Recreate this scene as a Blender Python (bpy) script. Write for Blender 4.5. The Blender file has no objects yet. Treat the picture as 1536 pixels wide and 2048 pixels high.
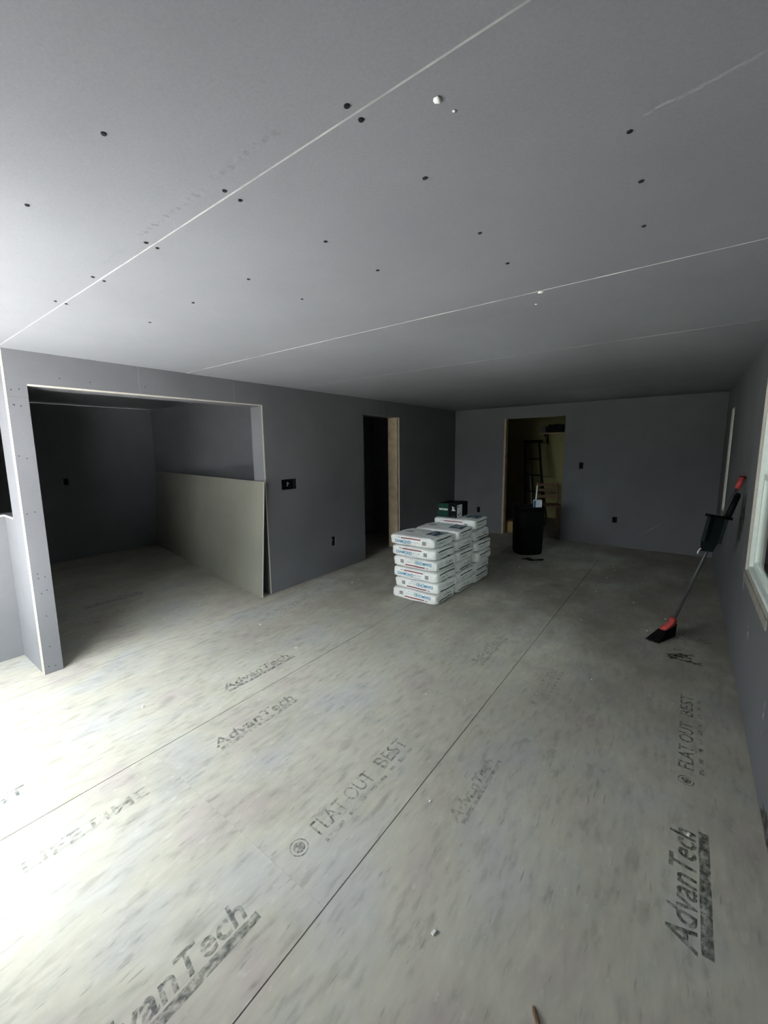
import bpy, bmesh, math, random
from mathutils import Vector, Matrix, noise
random.seed(7)
SC = bpy.context.scene
COL = SC.collection

# ------------------------------------------------------------------ camera
YAW, PITCH, ROLL, FPX = -0.65648, -0.14380, -0.015068, 824.85
cam_d = bpy.data.cameras.new('camera')
cam = bpy.data.objects.new('camera', cam_d)
COL.objects.link(cam)
fw = Vector((math.sin(YAW)*math.cos(PITCH), math.cos(YAW)*math.cos(PITCH), math.sin(PITCH)))
rt0 = Vector((math.cos(YAW), -math.sin(YAW), 0.0))
up0 = rt0.cross(fw)
rt = rt0*math.cos(ROLL) + up0*math.sin(ROLL)
up = up0*math.cos(ROLL) - rt0*math.sin(ROLL)
M = Matrix((rt, up, -fw)).transposed().to_4x4()
M.translation = Vector((0, 0, 1.5421))
cam.matrix_world = M
cam_d.sensor_fit = 'HORIZONTAL'
cam_d.sensor_width = 36.0
cam_d.lens = 36.0*FPX/1536.0
cam_d.shift_x = 27.82/1536.0
cam_d.shift_y = -8.40/1536.0
cam_d.clip_start = 0.02
SC.camera = cam

# ------------------------------------------------------------------ sky / daylight / exposure
SKY_STRENGTH = 2.6
world = bpy.data.worlds.new('overcast_sky')
SC.world = world
world.use_nodes = True
wn = world.node_tree
bg = wn.nodes['Background']
bg.inputs[0].default_value = (0.90, 0.97, 1.0, 1)
bg.inputs[1].default_value = SKY_STRENGTH
sun_d = bpy.data.lights.new('hazy_sun', 'SUN')
sun_d.energy = 24.0; sun_d.angle = math.radians(14); sun_d.color = (1.0, 0.985, 0.96)
sun = bpy.data.objects.new('hazy_sun', sun_d); COL.objects.link(sun)
sun.rotation_euler = Vector((0.03, 0.06, -0.99)).to_track_quat('-Z', 'Y').to_euler()
SC.view_settings.view_transform = 'Standard'
SC.view_settings.look = 'None'
SC.view_settings.gamma = 1.0
SC.view_settings.use_curve_mapping = False
SC.view_settings.exposure = 3.08
SC.cycles.use_denoising = True
SC.cycles.max_bounces = 12
SC.cycles.diffuse_bounces = 7
SC.cycles.sample_clamp_indirect = 6.0

# ------------------------------------------------------------------ room constants (metres)
H = 2.2013
XL, XR, YB = -3.464, 0.349, 7.12
LT = 0.181                      # left wall thickness
XLB = XL - LT
YF = -0.45                      # wall behind the camera
OPEN = (0.846, 2.733, 1.99)     # wide opening in the left wall
LD = (4.375, 5.237, 1.985)      # doorway in the left wall
BD = (-2.552, -1.580, 2.00)     # doorway in the back wall
ADDED_OPENING = (-3.65, -1.60, 2.06)   # opening added behind the camera for daylight
W1 = (2.58, 3.58, 0.715, 1.94)
W2 = (5.92, 6.29, 0.765, 1.92)

def portal(name, loc, rot, sx, sy):
    d = bpy.data.lights.new(name, 'AREA')
    d.shape = 'RECTANGLE'; d.size = sx; d.size_y = sy
    d.cycles.is_portal = True
    o = bpy.data.objects.new(name, d); COL.objects.link(o)
    o.location = loc; o.rotation_euler = rot
portal('added_opening_portal', ((ADDED_OPENING[0]+ADDED_OPENING[1])/2, YF-0.02, 1.02), (math.radians(90), 0, 0), ADDED_OPENING[1]-ADDED_OPENING[0], 2.04)
portal('window_portal', (XR+0.16, (W1[0]+W1[1])/2, (W1[2]+W1[3])/2), (0, math.radians(90), 0), W1[3]-W1[2], 1.0)
portal('window_portal', (XR+0.16, (W2[0]+W2[1])/2, (W2[2]+W2[3])/2), (0, math.radians(90), 0), W2[3]-W2[2], 0.37)

# ------------------------------------------------------------------ materials
def nmat(name, rough=0.8, spec=0.3):
    m = bpy.data.materials.new(name); m.use_nodes = True
    nt = m.node_tree; b = nt.nodes['Principled BSDF']
    b.inputs['Roughness'].default_value = rough
    b.inputs['Specular IOR Level'].default_value = spec
    return m, nt, b
def node(nt, typ, **kw):
    n = nt.nodes.new(typ)
    for k, v in kw.items(): setattr(n, k, v)
    return n
def wpos(nt, scale=(1,1,1), rnd=False):
    g = node(nt, 'ShaderNodeNewGeometry')
    mp = node(nt, 'ShaderNodeMapping')
    mp.inputs['Scale'].default_value = scale
    nt.links.new(g.outputs['Position'], mp.inputs['Vector'])
    if rnd:
        oi = node(nt, 'ShaderNodeObjectInfo')
        ml = node(nt, 'ShaderNodeMath', operation='MULTIPLY'); ml.inputs[1].default_value = 37.0
        nt.links.new(oi.outputs['Random'], ml.inputs[0])
        cb = node(nt, 'ShaderNodeCombineXYZ')
        nt.links.new(ml.outputs[0], cb.inputs[2])
        nt.links.new(cb.outputs[0], mp.inputs['Location'])
    return mp.outputs[0]
def noi(nt, vec, scale, detail=4, rough=0.6):
    n = node(nt, 'ShaderNodeTexNoise')
    n.inputs['Scale'].default_value = scale; n.inputs['Detail'].default_value = detail
    n.inputs['Roughness'].default_value = rough
    nt.links.new(vec, n.inputs['Vector'])
    return n.outputs['Fac']
def ramp(nt, fac, stops):
    r = node(nt, 'ShaderNodeValToRGB')
    el = r.color_ramp.elements
    while len(el) < len(stops): el.new(0.5)
    for e, (p, c) in zip(el, stops):
        e.position = p
        e.color = (c[0], c[1], c[2], 1) if not isinstance(c, (int, float)) else (c, c, c, 1)
    nt.links.new(fac, r.inputs[0])
    return r.outputs['Color']
def mix(nt, fac, a, b, blend='MIX'):
    n = node(nt, 'ShaderNodeMix', data_type='RGBA', blend_type=blend)
    for s, v in ((n.inputs[0], fac), (n.inputs[6], a), (n.inputs[7], b)):
        if isinstance(v, bpy.types.NodeSocket): nt.links.new(v, s)
        elif isinstance(v, (int, float)): s.default_value = v
        else: s.default_value = (v[0], v[1], v[2], 1)
    return n.outputs[2]
def bump(nt, b, h, strength, dist=0.01):
    n = node(nt, 'ShaderNodeBump')
    n.inputs['Strength'].default_value = strength; n.inputs['Distance'].default_value = dist
    nt.links.new(h, n.inputs['Height']); nt.links.new(n.outputs[0], b.inputs['Normal'])
def plain(name, col, rough=0.7, spec=0.3, var=0.12, scale=18, metal=0.0, bmp=0.0):
    m, nt, b = nmat(name, rough, spec)
    v = wpos(nt, rnd=True)
    f = noi(nt, v, scale)
    lo = [c*(1-var) for c in col]; hi = [min(1, c*(1+var)) for c in col]
    nt.links.new(ramp(nt, f, [(0.3, lo), (0.7, hi)]), b.inputs['Base Color'])
    b.inputs['Metallic'].default_value = metal
    if bmp: bump(nt, b, noi(nt, v, scale*6), bmp, 0.004)
    return m
def drywall(name, col, blot=0.10):
    m, nt, b = nmat(name, 0.88, 0.18)
    v = wpos(nt)
    f1 = noi(nt, v, 1.7, 5); f2 = noi(nt, v, 160, 3)
    c = ramp(nt, f1, [(0.25, [x*(1-blot) for x in col]), (0.75, [x*(1+blot) for x in col])])
    c2 = ramp(nt, f2, [(0.3, 0.95), (0.7, 1.04)])
    c = mix(nt, 1.0, c, c2, 'MULTIPLY')
    scr = noi(nt, wpos(nt, (3, 3, 9)), 1.3, 8, 0.75)      # faint pale scuffs
    c = mix(nt, ramp(nt, scr, [(0.70, 0.0), (0.80, 0.18)]), c, (0.6, 0.6, 0.6))
    nt.links.new(c, b.inputs['Base Color'])
    bump(nt, b, noi(nt, v, 240, 2), 0.03, 0.002)
    return m
M_WALL = drywall('grey_blue_drywall', (0.155, 0.158, 0.168))
M_CEIL = drywall('grey_ceiling_board', (0.220, 0.224, 0.242), 0.06)
M_EDGE = plain('gypsum_edge', (0.54, 0.505, 0.45), 0.9, 0.1, 0.08, 40)
M_CEDGE = plain('ceiling_board_edge', (0.40, 0.40, 0.395), 0.9, 0.1, 0.4, 5)
M_SHEET = drywall('tan_grey_drywall', (0.215, 0.21, 0.178))
M_LUMBER = plain('raw_lumber', (0.46, 0.36, 0.25), 0.8, 0.2, 0.18, 9)
M_LUMBERP = plain('pale_lumber', (0.36, 0.30, 0.225), 0.8, 0.2, 0.14, 9)
M_OLIVE = drywall('olive_panelling', (0.36, 0.34, 0.17))
M_DARKBOX = plain('dark_blue_plastic', (0.010, 0.011, 0.015), 0.7, 0.12)
M_SCREW = plain('black_phosphate', (0.008, 0.008, 0.010), 0.6)
M_SPACKLE = plain('white_plaster', (0.85, 0.85, 0.83), 0.9, 0.1)
M_VINYL = plain('white_vinyl', (0.78, 0.84, 0.80), 0.45, 0.4, 0.04)
M_SILLWOOD = plain('weathered_sill', (0.30, 0.28, 0.24), 0.85, 0.2, 0.2)
M_BLACK = plain('black_plastic', (0.005, 0.005, 0.006), 0.6, 0.12)
M_DKGREEN = plain('dark_green_plastic', (0.014, 0.022, 0.021), 0.65, 0.15)
M_RED = plain('red_plastic', (0.42, 0.05, 0.045), 0.45, 0.4)
M_BRISTLE = plain('black_bristle', (0.010, 0.008, 0.008), 0.8, 0.1)
M_STEEL = plain('dull_steel', (0.09, 0.095, 0.095), 0.45, 0.5, 0.1, 20, 0.4)
M_CARD = plain('brown_cardboard', (0.36, 0.24, 0.11), 0.85, 0.15)
M_WOODB = plain('brown_wood', (0.17, 0.11, 0.065), 0.7, 0.25, 0.2)
M_BOXGREEN = plain('green_carton', (0.010, 0.042, 0.030), 0.85, 0.1)
M_BOXBLACK = plain('black_carton', (0.006, 0.006, 0.007), 0.85, 0.1)
M_LABEL = plain('pale_label', (0.80, 0.80, 0.79), 0.6, 0.25, 0.06)
M_WHITEP = plain('white_print', (0.75, 0.78, 0.76), 0.7, 0.2)
M_PAPER = plain('white_carton_paper', (0.62, 0.68, 0.72), 0.7, 0.2)
M_BLUE = plain('blue_print', (0.03, 0.10, 0.28), 0.6)
M_GRASS = plain('lawn_and_gravel', (0.42, 0.42, 0.42), 0.95, 0.1, 0.25, 2)

def floor_mat():
    m, nt, b = nmat('weathered_subfloor', 0.78, 0.25)
    big = noi(nt, wpos(nt, (0.9, 0.5, 1)), 1.6, 5, 0.6)
    hue = noi(nt, wpos(nt, (1.0, 0.7, 1)), 2.7, 3, 0.5)
    c = ramp(nt, hue, [(0.32, (0.47, 0.43, 0.40)), (0.48, (0.52, 0.51, 0.43)), (0.66, (0.49, 0.495, 0.475))])
    c = mix(nt, 1.0, c, ramp(nt, big, [(0.28, 0.80), (0.55, 1.0), (0.8, 1.08)]), 'MULTIPLY')
    fl1 = noi(nt, wpos(nt, (34, 9, 1), True), 1.0, 5, 0.55)         # strands, long way of the sheet
    c = mix(nt, 1.0, c, ramp(nt, fl1, [(0.25, 0.70), (0.42, 0.93), (0.58, 1.0), (0.8, 1.10)]), 'MULTIPLY')
    fl2 = noi(nt, wpos(nt, (17, 5, 1), True), 1.0, 3, 0.5)
    c = mix(nt, ramp(nt, fl2, [(0.60, 0.0), (0.70, 0.45)]), c, (0.29, 0.275, 0.24))
    fl3 = noi(nt, wpos(nt, (75, 10, 1), True), 1.0, 2, 0.5)         # thin dark slivers
    c = mix(nt, ramp(nt, fl3, [(0.67, 0.0), (0.74, 0.45)]), c, (0.20, 0.185, 0.155))
    fl4 = noi(nt, wpos(nt, (26, 12, 1), True), 1.3, 4, 0.6)         # pale flakes
    c = mix(nt, ramp(nt, fl4, [(0.60, 0.0), (0.72, 0.35)]), c, (0.66, 0.65, 0.60))
    dirt = noi(nt, wpos(nt, (0.8, 0.8, 1)), 2.1, 8, 0.7)
    c = mix(nt, ramp(nt, dirt, [(0.58, 0.0), (0.76, 0.45)]), c, (0.27, 0.23, 0.19))
    # trodden-in brown dirt, heavier round the bags and in the far half of the room
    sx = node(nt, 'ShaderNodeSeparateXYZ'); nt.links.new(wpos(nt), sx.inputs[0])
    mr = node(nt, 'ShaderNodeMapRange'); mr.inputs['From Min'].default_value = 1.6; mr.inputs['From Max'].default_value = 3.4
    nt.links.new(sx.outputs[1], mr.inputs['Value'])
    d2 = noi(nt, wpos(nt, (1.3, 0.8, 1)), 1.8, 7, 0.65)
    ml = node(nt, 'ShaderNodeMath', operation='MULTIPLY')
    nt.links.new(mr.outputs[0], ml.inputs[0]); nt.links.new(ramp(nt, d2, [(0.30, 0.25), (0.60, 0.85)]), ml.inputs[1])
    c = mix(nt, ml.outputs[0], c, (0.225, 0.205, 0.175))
    nt.links.new(c, b.inputs['Base Color'])
    bump(nt, b, fl1, 0.12, 0.004)
    return m
M_FLOOR = floor_mat()
def ink_mat(name, col, lo, hi, top=0.8, scale=16):
    """printed ink worn off in patches: the gaps show the surface below"""
    m, nt, b = nmat(name, 0.8, 0.2)
    b.inputs['Base Color'].default_value = (*col, 1)
    f = noi(nt, wpos(nt, (1.6, 1, 1)), scale, 6, 0.65)
    a = ramp(nt, f, [(lo, 0.0), (hi, top)])
    nt.links.new(a, b.inputs['Alpha'])
    return m
M_INK = ink_mat('worn_floor_ink', (0.075, 0.095, 0.10), 0.38, 0.62, 0.58, 34)
M_INKB = ink_mat('faint_floor_ink', (0.11, 0.12, 0.125), 0.42, 0.66, 0.48, 34)
M_INKD = ink_mat('dark_floor_ink', (0.05, 0.06, 0.055), 0.33, 0.60, 0.62, 30)
M_STAIN = ink_mat('dark_stain', (0.06, 0.055, 0.04), 0.30, 0.55, 0.8, 22)
M_CINK = ink_mat('faint_board_stamp', (0.12, 0.12, 0.12), 0.44, 0.72, 0.32, 30)
M_WSMEAR = ink_mat('pale_wall_scrape', (0.62, 0.64, 0.65), 0.34, 0.6, 0.7, 30)
M_WSMEARF = ink_mat('faint_wall_scrape', (0.62, 0.62, 0.64), 0.36, 0.75, 0.35, 20)
def bag_mat():
    m, nt, b = nmat('white_bag_paper', 0.62, 0.3)
    v = wpos(nt, rnd=True)
    f = noi(nt, v, 9, 5); f2 = noi(nt, v, 2.5, 3)
    c = ramp(nt, f, [(0.3, (0.70, 0.70, 0.69)), (0.6, (0.82, 0.83, 0.82))])
    c = mix(nt, ramp(nt, f2, [(0.5, 0.0), (0.75, 0.35)]), c, (0.60, 0.58, 0.55))
    nt.links.new(c, b.inputs['Base Color'])
    bump(nt, b, noi(nt, v, 20, 5, 0.7), 1.0, 0.016)
    return m
M_BAG = bag_mat()
M_TEAL = plain('teal_bag_print', (0.05, 0.25, 0.40), 0.65, 0.3, 0.2, 60)
M_TEALD = ink_mat('worn_teal_panel', (0.035, 0.10, 0.15), 0.30, 0.55, 0.85, 14)
M_PALET = ink_mat('pale_teal_print', (0.25, 0.42, 0.46), 0.30, 0.6, 0.7, 60)
M_STRIPE = plain('dark_red_stripe', (0.20, 0.03, 0.04), 0.65, 0.3, 0.2, 30)
M_STRIPESHADE = plain('shaded_red_stripe', (0.02, 0.014, 0.016), 0.65, 0.3, 0.2, 30)  # the same red stripe, with shade put into its colour for the side face
M_GREYP = ink_mat('grey_code_print', (0.30, 0.31, 0.32), 0.25, 0.5, 0.75, 90)
def glass_mat():
    m = bpy.data.materials.new('window_glass'); m.use_nodes = True
    nt = m.node_tree; nt.nodes.clear()
    o = node(nt, 'ShaderNodeOutputMaterial'); t = node(nt, 'ShaderNodeBsdfTransparent')
    t.inputs[0].default_value = (0.90, 0.95, 0.93, 1)
    g = node(nt, 'ShaderNodeBsdfGlossy'); g.inputs['Roughness'].default_value = 0.02
    fr = node(nt, 'ShaderNodeFresnel'); fr.inputs[0].default_value = 1.45
    mx = node(nt, 'ShaderNodeMixShader')
    nt.links.new(fr.outputs[0], mx.inputs[0]); nt.links.new(t.outputs[0], mx.inputs[1]); nt.links.new(g.outputs[0], mx.inputs[2])
    nt.links.new(mx.outputs[0], o.inputs[0])
    return m
M_GLASS = glass_mat()
def leaf_mat():
    m, nt, b = nmat('lightscreen_leaves', 0.7, 0.2)
    f = noi(nt, wpos(nt), 3, 6)
    nt.links.new(ramp(nt, f, [(0.3, (0.035, 0.045, 0.032)), (0.7, (0.13, 0.14, 0.11))]), b.inputs['Base Color'])
    return m
M_LEAF = leaf_mat()

# ------------------------------------------------------------------ object helpers
def link(name, me, parent=None, mats=()):
    o = bpy.data.objects.new(name, me); COL.objects.link(o)
    for m in mats: me.materials.append(m)
    if parent: o.parent = parent
    return o
def obj(name, bm, mats, parent=None, smooth=False, loc=None):
    me = bpy.data.meshes.new(name)
    bmesh.ops.recalc_face_normals(bm, faces=bm.faces)
    bm.to_mesh(me); bm.free()
    if smooth:
        for p in me.polygons: p.use_smooth = True
    if not isinstance(mats, (list, tuple)): mats = [mats]
    o = link(name, me, parent, mats)
    if loc: o.location = loc
    return o
def empty(name, loc=(0,0,0), rotz=0.0):
    o = bpy.data.objects.new(name, None); COL.objects.link(o)
    o.location = loc; o.rotation_euler = (0, 0, rotz); o.empty_display_size = 0.1
    return o
def tag(o, label, cat, group=None):
    o['label'] = label; o['category'] = cat
    if group: o['group'] = group
    return o
def struct(o): o['kind'] = 'structure'; return o
def copy_tree(o, parent=None):
    c = o.copy(); COL.objects.link(c); c.parent = parent
    for ch in list(o.children): copy_tree(ch, c)
    return c
def box(bm, x0, x1, y0, y1, z0, z1, bev=0.0, mi=0, mat=None):
    r = bmesh.ops.create_cube(bm, size=1.0)
    vs = r['verts']
    for v in vs:
        v.co = Vector(((x0+x1)/2 + v.co.x*(x1-x0), (y0+y1)/2 + v.co.y*(y1-y0), (z0+z1)/2 + v.co.z*(z1-z0)))
    fs = list({f for v in vs for f in v.link_faces})
    if bev:
        es = list({e for v in vs for e in v.link_edges})
        rb = bmesh.ops.bevel(bm, geom=es, offset=bev, segments=2, affect='EDGES', profile=0.5)
        vs = rb['verts']; fs = list({f for v in vs for f in v.link_faces})
        vs = list({v for f in fs for v in f.verts})
    for f in fs: f.material_index = mi
    if mat is not None: bmesh.ops.transform(bm, matrix=mat, verts=vs)
    return vs
def tube(bm, a, b, r0, r1=None, n=14, caps=True, mi=0):
    a = Vector(a); b = Vector(b); r1 = r0 if r1 is None else r1
    d = (b-a); L = d.length
    r = bmesh.ops.create_cone(bm, cap_ends=caps, segments=n, radius1=r0, radius2=r1, depth=L)
    q = Vector((0,0,1)).rotation_difference(d.normalized()).to_matrix().to_4x4()
    q.translation = (a+b)/2
    bmesh.ops.transform(bm, matrix=q, verts=r['verts'])
    for f in {f for v in r['verts'] for f in v.link_faces}: f.material_index = mi
    return r['verts']
def slab(bm, axis, a0, a1, u0, u1, v0, v1, holes=()):
    """board with rectangular cut-outs; faces = material 0, every edge face = material 1"""
    us = sorted({u0, u1, *[min(max(h[i], u0), u1) for h in holes for i in (0, 1)]})
    vs = sorted({v0, v1, *[min(max(h[i], v0), v1) for h in holes for i in (2, 3)]})
    def filled(i, j):
        if not (0 <= i < len(us)-1 and 0 <= j < len(vs)-1): return False
        cu, cv = (us[i]+us[i+1])/2, (vs[j]+vs[j+1])/2
        return not any(h[0] < cu < h[1] and h[2] < cv < h[3] for h in holes)
    cache = {}
    def V(a, u, v):
        k = (round(a, 6), round(u, 6), round(v, 6))
        if k not in cache:
            cache[k] = bm.verts.new((a, u, v) if axis == 0 else (u, a, v) if axis == 1 else (u, v, a))
        return cache[k]
    def F(pts, mi):
        f = bm.faces.new([V(*p) for p in pts]); f.material_index = mi
    for i in range(len(us)-1):
        for j in range(len(vs)-1):
            if not filled(i, j): continue
            p, q, s, t = us[i], us[i+1], vs[j], vs[j+1]
            for a in (a0, a1): F([(a,p,s),(a,q,s),(a,q,t),(a,p,t)], 0)
            if not filled(i-1, j): F([(a0,p,s),(a1,p,s),(a1,p,t),(a0,p,t)], 1)
            if not filled(i+1, j): F([(a0,q,s),(a1,q,s),(a1,q,t),(a0,q,t)], 1)
            if not filled(i, j-1): F([(a0,p,s),(a1,p,s),(a1,q,s),(a0,q,s)], 1)
            if not filled(i, j+1): F([(a0,p,t),(a1,p,t),(a1,q,t),(a0,q,t)], 1)
def slab_obj(name, axis, a0, a1, u0, u1, v0, v1, holes=(), mats=None, parent=None):
    bm = bmesh.new(); slab(bm, axis, a0, a1, u0, u1, v0, v1, holes)
    return obj(name, bm, mats or [M_WALL, M_EDGE], parent)
def text_mesh(s, size, bold=0.0, shear=0.0, xs=1.0):
    """flat lettering in the xy plane, origin at the left end of the baseline"""
    cu = bpy.data.curves.new('lettering', 'FONT'); cu.body = s; cu.size = size
    cu.resolution_u = 3; cu.offset = bold; cu.shear = shear
    t = bpy.data.objects.new('lettering', cu); COL.objects.link(t)
    bpy.context.view_layer.update()
    me = bpy.data.meshes.new_from_object(t.evaluated_get(bpy.context.evaluated_depsgraph_get()))
    bpy.data.objects.remove(t); bpy.data.curves.remove(cu)
    bm = bmesh.new(); bm.from_mesh(me); bpy.data.meshes.remove(me)
    bmesh.ops.triangulate(bm, faces=bm.faces)
    for v in bm.verts: v.co.x *= xs
    return bm
def blob(bm, cx, cy, rx, ry, z, seed, n=18, rag=0.35, tf=None):
    """flat ragged patch in the xy plane"""
    c = bm.verts.new((cx, cy, z)); ring = []
    for i in range(n):
        a = 2*math.pi*i/n
        k = 1 + rag*noise.noise(Vector((math.cos(a)*2.3+seed, math.sin(a)*2.3, seed*1.7)))*1.6
        ring.append(bm.verts.new((cx+rx*k*math.cos(a), cy+ry*k*math.sin(a), z)))
    for i in range(n): bm.faces.new((c, ring[i], ring[(i+1) % n]))
    if tf: 
        for v in [c]+ring: v.co = tf(v.co)

# ================================================================== STRUCTURE
# ---- floor: sheets with open joints over dark joists
floor = struct(slab_obj('floor', 2, -0.30, -0.019, -7.2, 0.60, YF-0.15, 9.6, (), [M_BLACK, M_BLACK]))
strip_edges = [0.353, -0.866, -2.083, -3.302, -4.521, -5.740, -6.960, -7.2]
G = 0.0022
for k in range(7):
    x1, x0 = strip_edges[k], strip_edges[k+1]
    first = -0.36 if k % 2 == 0 else 0.835
    ys = [YF-0.1]
    y = first - 2.4384*3
    while y < 9.55:
        if y > YF: ys.append(y)
        y += 2.4384
    ys.append(9.55)
    for a, b in zip(ys[:-1], ys[1:]):
        bm = bmesh.new()
        w = 0.0008*math.sin(a*3+k)
        box(bm, x0+G, x1-G, a+0.0002, b-0.0002, -0.019, 0.0)
        obj('subfloor_panel', bm, M_FLOOR, floor)

# ---- ceiling: long boards running across the room, each hung a hair lower than the one before
HOLES_C = []
ceiling = struct(slab_obj('ceiling', 2, H+0.012, H+0.10, -7.2, 0.60, YF-0.15, 9.6, (), [M_CEIL, M_EDGE]))
seams = [-1.50, -0.50, 0.720, 1.945, 3.165, 4.385, 5.605, 6.825, YB+0.10]
steps = [0.0, 0.0, -0.0024, -0.0043, -0.0048, -0.0050, -0.0052, -0.0054]
ceil_panels = []
for k in range(8):
    y0, y1 = seams[k], seams[k+1]
    bm = bmesh.new(); z = H + steps[k]
    slab(bm, 2, z, H+0.0115, XL-0.02 if k > 1 else XL-0.5, XR+0.03, y0+0.0012, y1-0.0012)
    ceil_panels.append(obj('ceiling_board', bm, [M_CEIL, M_CEDGE], ceiling))
def ceil_z(y):
    for k in range(8):
        if seams[k] <= y < seams[k+1]: return H + steps[k]
    return H
screws = [(-1.022,.433),(-1.46,.407),(-.579,.697),(-.577,.738),(-.997,.702),(-.997,.749),(-1.425,.700),(-1.428,.737),(-1.848,.695),
 (-1.85,.734),(-2.257,.690),(-2.253,.728),(-.975,1.052),(-1.41,1.078),(-1.815,1.079),(-.975,1.333),(-.568,.979),(-.152,1.119),
 (-.148,1.334),(-.162,1.597),(-.568,1.318),(-.576,1.587),(-1.41,1.36),(-2.25,1.09)]
bm = bmesh.new()
bmesh.ops.create_cone(bm, cap_ends=True, segments=12, radius1=0.0052, radius2=0.0062, depth=0.0024)
screw_o = obj('screw', bm, M_SCREW, ceiling)
first = True
for (x, y) in screws:
    o = screw_o if first else screw_o.copy()
    if not first: COL.objects.link(o); o.parent = ceiling
    first = False
    o.location = (x, y, ceil_z(y)-0.0008)
    o.scale = (1.0+0.25*random.random(), 0.9+0.3*random.random(), 1)
# plaster splats on the ceiling
for i, (x, y, r) in enumerate([(-.432,.791,.0085),(-.56,1.953,.012),(-.62,2.1,.007),(-.42,.835,.004)]):
    bm = bmesh.new(); bmesh.ops.create_uvsphere(bm, u_segments=10, v_segments=6, radius=r)
    for v in bm.verts: v.co.z *= 0.35; v.co *= 1+0.3*noise.noise(v.co*200)
    obj('plaster_splat', bm, M_SPACKLE, ceiling, True, (x, y, ceil_z(y)-0.0012))
# faint stamps along the paper edge of the first board, pale trowel drag
for (x0, x1, yy, hh) in [(-.98,-.72,.655,.026),(-1.40,-1.02,.665,.024),(-1.70,-1.50,.672,.018),(-1.06,-1.01,.69,.012)]:
    bm = bmesh.new(); nseg = int((x1-x0)/0.03)
    for i in range(nseg):
        xa = x0+(x1-x0)*i/nseg
        blob(bm, xa+0.013, yy, 0.011, hh*0.5*(0.6+0.4*random.random()), H-0.0006, i+x0, 10, 0.4)
    obj('stamp_mark', bm, M_CINK, ceiling)
bm = bmesh.new()
for i in range(9): blob(bm, -.11+i*0.022, 1.085-i*0.004, 0.02, 0.005+0.002*math.sin(i), H-0.0030, i*2.1, 12, 0.5)
obj('plaster_drag', bm, M_WSMEARF, ceiling)

# ---- left wall: lumber core + drywall boards with exposed edges
eb = 0.013
def ebox_hole(u, v, w, h): return (u-w/2, u+w/2, v-h/2, v+h/2)
BOX_A = ebox_hole(3.045, 1.161, 0.215, 0.115)     # switch cut-out
BOX_B = ebox_hole(3.733, 0.392, 0.060, 0.118)     # outlet
openL = (OPEN[0], OPEN[1], -1, OPEN[2]); doorL = (LD[0], LD[1], -1, LD[2])
HL = [openL, doorL, BOX_A, BOX_B]
wall_left = struct(slab_obj('wall_left', 0, XLB+eb, XL-eb, 0.743, YB, 0, H+0.004, HL, [M_LUMBER, M_WALL]))
# jambs of the wide opening are boarded, the doorway is bare lumber
gp = 0.0009
def lpanel(y0, y1, z0, z1): 
    return slab_obj('drywall_board', 0, XL-eb, XL, y0+gp, y1-gp, z0+gp, z1-gp, HL, [M_WALL, M_EDGE], wall_left)
lpanel(0.735, 0.846, 0.002, 1.901)
lpanel(0.735, 1.552, 1.901, H-0.001)
lpanel(1.552, 2.414, 1.99-0.001, H-0.001)
lpanel(0.846, 1.552, 1.99-0.001, 1.99)  if False else None
lpanel(2.414, 4.852, 0.002, H-0.001)
lpanel(4.852, YB-0.001, 0.002, H-0.001)
slab_obj('drywall_board', 0, XLB, XLB+eb, 0.743, YB, 0.002, H-0.001, HL, [M_WALL, M_EDGE], wall_left)
slab_obj('jamb_board', 1, OPEN[1]-0.012, OPEN[1]-0.0002, XLB+0.002, XL-0.004, 0.003, OPEN[2]-0.014, (), [M_WALL, M_EDGE], wall_left)
slab_obj('header_board', 2, OPEN[2]-0.012, OPEN[2]-0.0002, XLB+0.002, XL-0.004, OPEN[0]+0.001, OPEN[1]-0.001, (), [M_WALL, M_EDGE], wall_left)
slab_obj('corner_bead', 1, OPEN[1]-0.012, OPEN[1]-0.0002, XL-0.0038, XL+0.0006, 1.22, OPEN[2]-0.014, (), [M_EDGE, M_EDGE], wall_left)
slab_obj('door_stud', 1, LD[1]-0.038, LD[1]-0.0002, XLB+0.004, XL-0.014, 0.003, LD[2]-0.002, (), [M_LUMBER, M_LUMBER], wall_left)
pscrews = [(.761,1.946),(.802,1.953),(.764,1.853),(.801,1.846),(.756,1.525),(.796,1.508),(.757,1.142),(.80,1.15),(.769,.726),(.808,.695),
 (.771,.694),(.809,.601),(.777,.585),(.787,.419),(.784,.195),(.764,.054),(.801,.044),(1.03,2.046),(1.212,2.04),(1.595,2.048),(.768,1.9-.05)]
bm = bmesh.new()
bmesh.ops.create_cone(bm, cap_ends=True, segments=10, radius1=0.0038, radius2=0.0032, depth=0.0016)
bmesh.ops.rotate(bm, verts=bm.verts, cent=(0,0,0), matrix=Matrix.Rotation(math.pi/2, 3, 'Y'))
ps = obj('screw', bm, M_SCREW, wall_left); first = True
for (y, z) in pscrews:
    o = ps if first else ps.copy()
    if not first: COL.objects.link(o); o.parent = wall_left
    first = False
    o.location = (XL+0.0004, y, z)
bm = bmesh.new()
blob(bm, 3.58, 1.33, 0.022, 0.11, 0, 3.1, 16, 0.5, lambda c: Vector((XL+0.0007, c.x+(c.y-1.33)*0.45, c.y)))
obj('scrape_mark', bm, M_WSMEARF, wall_left)

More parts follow.
